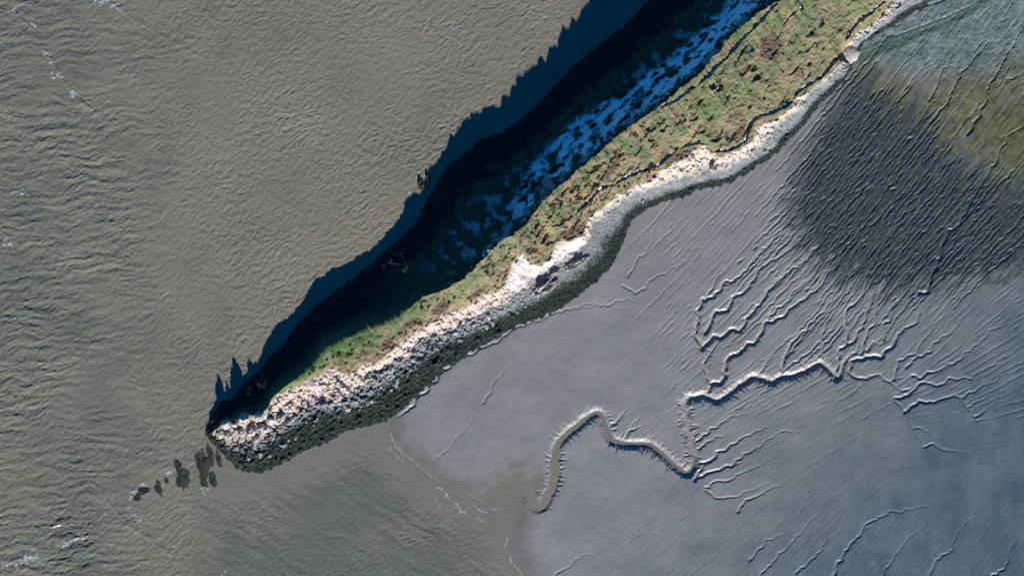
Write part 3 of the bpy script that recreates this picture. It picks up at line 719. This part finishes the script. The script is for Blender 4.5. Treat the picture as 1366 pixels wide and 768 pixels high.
grid_mesh('sea', SX, SY, SZ, keepS, dict(green=green, shallow=shallow), sea_material())

# foam, lying on the water
foam = np.zeros(SX.shape, f32)
fn = aniso(SX, SY, 20, 3.0, 1.8, 401) + .6 * fbm(SX, SY, 2.6, 2, 403) + .4 * fbm(SX, SY, 14, 2, 405)
for fx, fy, r, k in [(20, 15, 6, .45), (42, 35, 7, .35), (60, 72, 7, .3), (68, 84, 6, .45), (80, 102, 6, .5), (98, 127, 7, .15), (72, 100, 12, .7), (135, 2, 12, .4), (150, 8, 10, .5), (45, 742, 13, .35), (35, 746, 10, .3), (88, 726, 9, .35), (15, 752, 12, .5), (100, 722, 8, .5), (8, 325, 9, .35), (22, 256, 14, .6), (182, 655, 9, .2), (175, 662, 7, .2), (190, 650, 9, .35), (184, 694, 8, .45), (140, 684, 5, .35), (172, 677, 7, .5), (108, 716, 6, .5),
                     (277, 650, 9, .45), (270, 654, 6, .4), (225, 632, 7, .5), (243, 652, 8, .55), (553, 238, 6, .45), (560, 234, 6, .4), (549, 258, 7, .5), (300, 765, 9, .8), (22, 425, 8, .6)]:
    X0, Y0 = W(fx, fy)
    d = np.hypot(SX - X0, (SY - Y0) * 1.3) / r
    foam = np.maximum(foam, ((1 - d) * .9 + fn * 1.1 - k > .50) * (d < 1.4))
fsel = foam > .5
def sea_z(x, y):
    return float(SZ[min(np.searchsorted(wy, y), len(wy) - 1), min(np.searchsorted(wx, x), len(wx) - 1)])
fo = grid_mesh('foam', SX, SY, SZ + .08, fsel, {}, M_foam, 'stuff')
bm = bmesh.new(); bm.from_mesh(fo.data)
for q, (pts, w_, k) in enumerate((([(518, 575), (527, 593), (540, 606), (554, 617), (570, 630), (584, 642)], 1.6, .15), ([(519, 596), (527, 606), (538, 616)], 2.2, .3), ([(583, 648), (592, 655), (600, 663), (612, 675), (620, 686)], 2.6, .15), ([(629, 672), (640, 679), (650, 684)], 1.8, .1), ([(625, 660), (650, 672), (664, 682)], 1.5, .35), ([(600, 672), (625, 685), (650, 697)], 1.4, .5),
                   ([(676, 715), (674, 728), (675, 735)], 2.2, .3), ([(679, 742), (688, 756), (700, 768)], 1.8, .05), ([(636, 690), (648, 695)], 1.6, .3), ([(575, 660), (605, 690)], 1.2, .7), ([(350, 598), (395, 606), (430, 592)], 1.5, .6))):
    PF = resample([W(*p) for p in pts], 1.0, 3.0, q)
    prev = None
    for i, (x, y) in enumerate(PF):
        a, b_ = PF[max(0, i - 1)], PF[min(len(PF) - 1, i + 1)]
        dx, dy = b_[0] - a[0], b_[1] - a[1]; L = math.hypot(dx, dy) + 1e-6
        wv = w_ * .42 * (1.0 - .9 * k + .9 * float(fbm(np.array([x]), np.array([y]), 7, 2, 411)[0]))
        if wv < .12: prev = None; continue
        z = sea_z(x, y) + .12
        cur = [bm.verts.new((x - dy / L * wv, y + dx / L * wv, z)), bm.verts.new((x + dy / L * wv * .7, y - dx / L * wv * .7, z))]
        if prev: bm.faces.new((prev[0], cur[0], cur[1], prev[1]))
        prev = cur
bm.to_mesh(fo.data); bm.free()

# ------------------------------------------------------------------ rocks
def rock_mesh(name, mat, seed, sub=3, rough=.28, flat=.7, blocky=.0, peak=0.):
    bm = bmesh.new(); bmesh.ops.create_icosphere(bm, subdivisions=sub, radius=1)
    V = np.array([v.co[:] for v in bm.verts], f32)
    n = fbm(V[:, 0] + seed * 3.1 + V[:, 2] * 1.7, V[:, 1] - seed * 1.7 + V[:, 2], .8, 4, seed % 30, .6)
    r = 1 + n * rough
    V = V * r[:, None]
    if blocky:
        c = np.sign(V) * np.abs(V) ** (1 - blocky)
        V = c
    V[:, 2] *= flat
    if peak: V[:, 2] += np.maximum(0, V[:, 2]) * peak * np.clip(1 - np.hypot(V[:, 0], V[:, 1]), 0, 1)
    for v, c in zip(bm.verts, V): v.co = c
    me = bpy.data.meshes.new(name); bm.to_mesh(me); bm.free()
    me.materials.append(mat)
    return me
def place(name, me, x, y, z, scale, rz, label, cat, group=None):
    o = bpy.data.objects.new(name, me)
    o.location = (x, y, z); o.scale = scale; o.rotation_euler = (0, 0, rz)
    COL.objects.link(o)
    return tag(o, label, cat, group)

AX = math.atan2(A[1], A[0])
SEA_ROCKS = [(244, 637, 8, 12, 1.25, 'largest black weedy rock in the row off the tip, fan shaped'), (238, 622, 4, 6, 2.0, 'small black rock lying beyond the broad fan shaped rock in the row off the tip'),
             (270, 617, 7, 16, 1.75, 'long narrow black rock standing upright in the row nearest the tip'), (281, 607, 3.2, 12, 1.75, 'thin black rock splinter right beside the western tip'), (291, 611, 3, 9, 1.85, 'thinnest black reef sliver tucked against the weedy tip'),
             (272, 642, 4, 7, 1.7, 'low greenish reef patch awash below the long narrow black rock'), (284, 640, 3.4, 8, 1.7, 'low reef patch awash south of the thin rock splinter'),
             (212, 652, 3.5, 8, .6, 'low speckled reef between the fan shaped rock and the outermost foamy rock'), (191, 655, 6, 4.2, .3, 'outermost dark rock of the row with white foam breaking on it'), (184, 663, 3.6, 4.5, .3, 'low green rock awash just south of the outermost foamy rock'), (222, 641, 2.2, 2.6, .3, 'tiny black rock knob just west of the fan shaped rock')]
for i, (qx, qy, a, b_, ang, lab) in enumerate(SEA_ROCKS):
    me = rock_mesh('sea_rock', M_weedrock, 3 + i, 5, .75, .42, .0)
    x, y = W(qx, qy)
    place('sea_rock', me, x, y, -.15, (a, b_, 2.6), 0.25 if b_ > a else 0, lab, 'rock', 'rocks awash off the western tip')
for i, (qx, qy, a, b_, lab) in enumerate([(562, 247, 4, 7, 'black sea stack in the sunlit water at the edge of the long shadow'), (571, 238, 3, 5, 'smaller black sea stack nearer the shadowed cliffs')]):
    me = rock_mesh('sea_stack', M_weedrock, 23 + i, 4, .5, .6)
    x, y = W(qx, qy)
    place('sea_stack', me, x, y, 0, (a, b_, 6), .3, lab, 'sea stack', 'small stacks below the north cliffs')

BLOCKS = [  # x, y, radius a, b, top height, label
    (301, 566, 7, 5.5, 24, 'westernmost pale limestone pinnacle on the crest of the tip'), (304, 580, 5.5, 5, 13, 'rounded white limestone block below the westernmost pinnacle'), (325, 559, 9.5, 8, 31, 'tallest cream limestone pinnacle on the crest of the tip'),
    (346, 555, 7, 6.5, 29, 'cream limestone pinnacle between the tallest pinnacle and the grassy crest'), (335, 575, 7, 6, 19, 'pale limestone block below the tallest pinnacle'), (350, 572, 7, 7, 19, 'wide white limestone block below the middle pinnacle'),
    (341, 588, 7, 4.5, 12, 'low grey white block at the foot of the tip crag'), (322, 577, 6, 5, 16, 'cracked white block under the tallest pinnacle on its western side'), (360, 560, 6.5, 5.5, 23, 'tawny limestone block where the grass begins'),
    (312, 566, 4.5, 3.5, 22, 'small pale pinnacle wedged between the two larger western pinnacles'), (374, 558, 7, 4, 18, 'long grey block below the tawny limestone block'), (293, 578, 4, 4, 9, 'small white block closest to the water at the tip')]
for i, (qx, qy, a, b_, top, lab) in enumerate(BLOCKS):
    x, y = W(qx, qy, top * .7)
    base = ground_z(x, y) - 3
    me = rock_mesh('limestone_block', M_white, 40 + i, 4, .34, 1.0, .12, .55 if top > 20 else 0)
    zmax = max(v.co.z for v in me.vertices)
    hh = max(top - base, 5)
    place('limestone_block', me, x, y, base, (a, b_, hh / zmax), AX + random.uniform(-.3, .3), lab, 'rock', 'pale limestone crags at the tip')
for i, (qx, qy, a, b_, h_, lab) in enumerate([(724, 386, 15, 5.5, 6.5, 'big striped limestone outcrop with black shadow below the white scar'), (768, 352, 15, 3.6, 5, 'long narrow limestone outcrop at the head of the shingle beach'), (951, 222, 4, 7, 7, 'upright limestone outcrop casting a black notch in the broken cliff'), (739, 366, 9, 3.2, 4.5, 'small limestone outcrop between the two larger outcrops under the white scar')]):
    x, y = W(qx, qy, 6)
    me = rock_mesh('rock_outcrop', M_white, 60 + i, 5, .75, 1.0, .1)
    place('rock_outcrop', me, x, y, ground_z(x, y) - .5, (a, b_, h_), AX * .9 if a > b_ else 0, lab, 'rock', 'outcrops along the cliff foot')

# boulders on the southern foreshore
NAMES_S = [(0, 130, 'below the crags of the tip'), (130, 260, 'below the green western slope'), (260, 400, 'below the tawny cliff west of the white scar'), (400, 500, 'under the white scar'), (500, 640, 'on the curved shingle beach'), (640, 800, 'below the broken white cliff'), (800, 1010, 'on the narrow beach west of the round shingle patch'), (1010, 1400, 'north-east of the round shingle patch')]
def stretch(s):
    for a, b_, n in NAMES_S:
        if s < b_: return n
    return NAMES_S[-1][2]
boulders = [[rock_mesh('boulder', mt, 80 + 5 * j + q, 2, .45, .75, .25) for q in range(4)] for j, mt in enumerate((M_white, M_grey, M_weedrock))]
CAT_B = ['white', 'grey', 'black weedy']
SZN = ['small', 'mid-sized', 'large']
placed = 0
while placed < 240:
    s = random.choice((random.uniform(15, 420), random.uniform(15, 520), random.uniform(300, 1060)))
    sa = np.array([s], f32)
    f0, w0 = float(cliff_foot(sa)[0]), float(weed_edge(sa)[0])
    u = random.random()
    t = f0 + (w0 - f0) * (.02 + .92 * u)
    x, y = XY(s, t)
    k = 0 if u < .3 else (1 if u < .62 else 2)
    if s < 110 and u < .3: continue
    r = random.choice((1.1, 1.4, 1.8, 2.5)) * (1.15 if s < 420 else .85)
    sz = 0 if r < 1.5 else (1 if r < 2.2 else 2)
    place('boulder', random.choice(boulders[k]), x, y, ground_z(x, y) + r * .15, (r * random.uniform(.9, 1.6), r * random.uniform(.7, 1.1), r), random.uniform(0, 6.3),
          f'{SZN[sz]} {CAT_B[k]} boulder {stretch(s)}', 'boulder', f'{SZN[sz]} {CAT_B[k]} boulders {stretch(s)}')
    placed += 1

# ------------------------------------------------------------------ scrub
def bush_mesh(name, mat, seed, n=260, core=.72):
    r = random.Random(seed)
    bm = bmesh.new(); bmesh.ops.create_icosphere(bm, subdivisions=3, radius=core)
    V = np.array([v.co[:] for v in bm.verts], f32)
    q = fbm(V[:, 0] * 1.3 + seed, V[:, 1] * 1.3 + V[:, 2], .55, 3, seed % 20)
    for v, a in zip(bm.verts, q):
        v.co *= 1 + .38 * float(a)
    for k in range(n):
        th = r.uniform(0, 2 * math.pi); z = r.uniform(-.1, 1) ** 1; rr = math.sqrt(max(0, 1 - z * z)) * r.uniform(.65, 1.08)
        c = (rr * math.cos(th), rr * math.sin(th), z * r.uniform(.6, 1.05))
        sz = r.uniform(.09, .2)
        tri = [bm.verts.new((c[0] + r.uniform(-sz, sz), c[1] + r.uniform(-sz, sz), c[2] + r.uniform(-sz, sz))) for _ in range(4)]
        bm.faces.new(tri)
    me = bpy.data.meshes.new(name); bm.to_mesh(me); bm.free(); me.materials.append(mat)
    return me
gorse = [bush_mesh('gorse_bush', M_gorse, 200 + k) for k in range(4)]
bramble = [bush_mesh('bracken_clump', M_bramble, 220 + k) for k in range(4)]
thorn = [bush_mesh('thorn_bush', M_thorn, 240 + k) for k in range(3)]
NORTH = [(812, 130, 5, 3), (831, 128, 7, 3), (844, 115, 6, 3), (858, 103, 5, 3.2), (875, 99, 6, 2), (879, 105, 8, 2.2), (884, 88, 5, 2.6), (797, 148, 6, 2.6), (788, 162, 7, 2.4), (815, 155, 6, 3.6), (794, 166, 7, 2.6), (852, 141, 8, 4), (866, 126, 6, 4), (836, 157, 6, 3), (770, 171, 6, 2.6), (810, 167, 4, 2.6), (894, 103, 5, 3), (936, 49, 4.5, 3.2), (948, 55, 5.5, 3.2), (921, 60, 6, 3), (885, 102, 5, 3), (955, 63, 5, 3),
         (711, 233, 7, 3), (700, 249, 8, 3), (714, 248, 8, 3.5), (696, 267, 8, 3.6), (676, 284, 7, 3), (738, 227, 6, 3), (744, 224, 12, 5), (726, 262, 5, 3), (905, 92, 5, 3), (915, 80, 6, 3.2), (930, 78, 6, 3), (940, 35, 5, 2.5), (965, 40, 5, 2.4), (905, 72, 4, 2.2)]
for i, (qx, qy, a, b_) in enumerate(NORTH):
    x, y = W(qx, qy, 45)
    big = a * b_ > 25
    zone_n = 'at the western end of the frosty slope' if qx < 760 else ('on the middle of the frosty slope' if qx < 870 else 'on the bright eastern frosty slope')
    lab = 'largest long dark gorse thicket, at the western end of the frosty slope' if a == 12 else f'{"broad" if big else "narrow"} dark gorse thicket {zone_n}'
    o = place('gorse_thicket', random.choice(gorse), x, y, ground_z(x, y) - .2, (a * 1.05, b_ * 1.05, 2.4), AX + random.uniform(-.15, .2), lab, 'thicket', None if a == 12 else lab + 's')
for i, (qx, qy, r) in enumerate([(892, 125, 3.6), (913, 104, 2.4), (945, 86, 2.6), (967, 55, 3.4), (928, 104, 1.8), (900, 117, 2), (958, 69, 2), (985, 40, 2.4), (1014, 12, 3), (563, 381, 3.5)]):
    x, y = W(qx, qy, 72 if qx > 700 else 42)
    labs = ['largest pale thorn bush catching the sun on the western north rim', 'small pale thorn bush east of the largest thorn bush on the rim', 'pale thorn bush half way along the rim beside the green strip', 'round bright thorn bush on the rim level with the square brown patch', 'tiny pale thorn bush on the shaded side of the rim', 'pale thorn bush touching the largest thorn bush on its eastern side', 'little pale thorn bush just west of the round bright thorn bush', 'pale thorn bush at the frosty eastern rim', 'white green thorn bush at the top edge of the picture', 'lone pale thorn bush in the half shade of the green western slope']
    place('thorn_bush', thorn[i % 3], x, y, ground_z(x, y), (r, r * .85, r * 1.1), random.uniform(0, 6), labs[i], 'bush', 'thorn bushes on the north rim')
# bracken and gorse on the sunny top
def top_zone(s, t):
    if s < 330: return 'on the green western slope'
    if s < 440: return 'on the sunny turf west of the white scar'
    if s < 540: return 'among the scarps above the white scar'
    if s < 660: return 'among the brown thickets above the curved beach'
    if s < 800: return 'on the hollowed turf above the broken cliff'
    if s < 930: return 'on the broad turf west of the square brown patch'
    return 'on the turf east of the square brown patch'
cnt = 0
while cnt < 150:
    s = random.choice((random.uniform(140, 420), random.uniform(430, 700), random.uniform(430, 700), random.uniform(600, 1120)))
    sa = np.array([s], f32)
    r0, t0 = float(ridge(sa)[0]), float(cliff_top(sa)[0])
    if t0 - r0 < 14: continue
    t = r0 + (t0 - r0) * random.uniform(.12, .93)
    x, y = XY(s, t)
    if perlin(np.array([x / 17]), np.array([y / 17]), 9)[0] < -.1 and random.random() < .8: continue
    br = random.random() < .62
    long_ = random.random() < .5
    a = random.uniform(1.6, 3.6) * (1.9 if long_ and 420 < s < 760 else 1); b_ = random.uniform(1.3, 2.4)
    kind = 'bracken clump' if br else 'gorse bush'
    col = 'brown' if br else 'dark green'
    shp = 'long' if a > 3.4 else ('small' if a < 2.2 else 'round')
    lab = f'{shp} {col} {kind} {top_zone(s, t)}'
    place('bracken_clump' if br else 'gorse_bush', random.choice(bramble if br else gorse), x, y, ground_z(x, y) - .1, (a, b_, random.uniform(.9, 1.7)), math.radians(random.uniform(35, 65)), lab, 'bush', f'{shp} {col} {kind}s {top_zone(s, t)}')
    cnt += 1
for qx, qy, lab in [(1069, 12, 'dark bush with bright blue frost in its shade, near the top edge of the picture'), (1098, 31, 'wide dark bush with blue frost behind it, north of the round shingle patch'), (1084, 44, 'dark round bush south-west of the wide frosty bush'), (1003, 67, 'dark bush with frost just west of the square brown patch'), (1082, 84, 'dark bush on the turf west of the vivid frosty hedge'), (961, 115, 'tall narrow dark bush in the middle of the broad turf')]:
    x, y = W(qx, qy + 2, 60)
    place('gorse_bush', random.choice(gorse), x, y, ground_z(x, y), (3.8 if qx != 961 else 2.5, 2.4 if qx != 961 else 6, 3.8), math.radians(35), lab, 'bush', 'larger bushes on the eastern turf')

# hedges
def hedge(pts, hh, lab, seed):
    r = random.Random(seed)
    P = resample([W(a, b, hh) for a, b in pts], 1.6, 1.6, seed)
    x0, y0 = P[len(P) // 2]; z0 = ground_z(x0, y0)
    bm = bmesh.new()
    prof = [(-1.35, -1.2), (-1.5, .5), (-.9, 2.4), (0, 3.2), (.9, 2.4), (1.5, .5), (1.35, -1.2)]
    rows = []
    for k, (x, y) in enumerate(P):
        a, b_ = P[max(0, k - 1)], P[min(len(P) - 1, k + 1)]
        dx, dy = b_[0] - a[0], b_[1] - a[1]; L = math.hypot(dx, dy) + 1e-6
        e = min(1, (k + .4) / 2, (len(P) - k - .6) / 2)
        sc = (.78 + .3 * float(perlin(np.array([k * .45]), np.array([seed * 3.7]), 4)[0])) * max(e, .15)
        z = ground_z(x, y)
        rows.append([bm.verts.new((x - dy / L * u * sc * .8 + r.uniform(-.2, .2) - x0, y + dx / L * u * sc * .8 + r.uniform(-.2, .2) - y0, z + v * sc + r.uniform(-.15, .2) - z0)) for u, v in prof])
    for a, b_ in zip(rows[:-1], rows[1:]):
        for k in range(len(prof) - 1): bm.faces.new((a[k], a[k + 1], b_[k + 1], b_[k]))
    bm.faces.new(rows[0]); bm.faces.new(rows[-1][::-1])
    for row in rows:                                               # sprays of leaves
        for k in range(7):
            c = row[r.randrange(1, 6)].co; sz = r.uniform(.2, .45)
            bm.faces.new([bm.verts.new((c.x + r.uniform(-sz, sz), c.y + r.uniform(-sz, sz), c.z + r.uniform(-sz * .4, sz))) for _ in range(4)])
    bmesh.ops.recalc_face_normals(bm, faces=bm.faces)
    me = bpy.data.meshes.new('hedge'); bm.to_mesh(me); bm.free(); me.materials.append(M_hedge)
    o = bpy.data.objects.new('hedge', me); o.location = (x0, y0, z0); COL.objects.link(o)
    tag(o, lab, 'hedge', 'hedges with frost in their shade')
for i, (pts, hh, lab) in enumerate(HEDGES): hedge(pts, hh, lab, i)

# round shingle patch at the cliff foot
nr, na = 14, 64
cx, cy = W(1134, 73)
V = []; F = []
for j in range(nr):
    for k in range(na):
        a = 2 * math.pi * k / na
        rr = 11.5 * j / (nr - 1) * (1 + .08 * math.sin(3 * a + 1) + .05 * math.sin(7 * a))
        x, y = cx + rr * math.cos(a), cy + rr * math.sin(a) * 1.1
        V.append((x, y, 3.0 * (1 - (j / (nr - 1)) ** 2.2) + 5.4 - 3.0 * (j == nr - 1) + .12 * random.random()))
for j in range(nr - 1):
    for k in range(na):
        F.append((j * na + k, (j + 1) * na + k, (j + 1) * na + (k + 1) % na, j * na + (k + 1) % na))
raw_mesh('shingle', np.array(V), np.array(F), {}, M_sand, 'structure')

# ------------------------------------------------------------------ light, sky, camera
EL = math.radians(20.0)
sx, sy = .206, -.979                                                  # horizontal direction to the sun
sun = bpy.data.lights.new('sun', 'SUN'); sun.energy = 5.0; sun.angle = math.radians(.5); sun.color = (1.0, .955, .90)
so = bpy.data.objects.new('sun', sun); COL.objects.link(so)
from mathutils import Vector
so.rotation_euler = Vector((sx * math.cos(EL), sy * math.cos(EL), math.sin(EL))).to_track_quat('Z', 'Y').to_euler()
so.location = (200, -900, 900)
world = bpy.data.worlds.new('World'); SC.world = world; world.use_nodes = True
nt = world.node_tree
sky = nt.nodes.new('ShaderNodeTexSky'); sky.sky_type = 'NISHITA'; sky.sun_disc = False
sky.sun_elevation = EL; sky.sun_rotation = math.atan2(sx, sy)
sky.air_density = 1.0; sky.dust_density = .1; sky.ozone_density = 6.0; sky.altitude = 800
bg = nt.nodes['Background']; hs = nt.nodes.new('ShaderNodeHueSaturation'); hs.inputs['Saturation'].default_value = 1.95; nt.links.new(sky.outputs[0], hs.inputs['Color']); nt.links.new(hs.outputs[0], bg.inputs[0]); bg.inputs[1].default_value = .06
cam = bpy.data.cameras.new('camera'); cam.sensor_width = 36; cam.lens = 36 * ALT / 1366.0
cam.clip_start = 10; cam.clip_end = 20000
co = bpy.data.objects.new('camera', cam); co.location = (0, 0, ALT); COL.objects.link(co)
SC.camera = co
vs = SC.view_settings
vs.view_transform = 'Standard'; vs.look = 'None'; vs.exposure = .95; vs.gamma = 1
SC.render.engine = 'CYCLES'
SC.cycles.max_bounces = 4
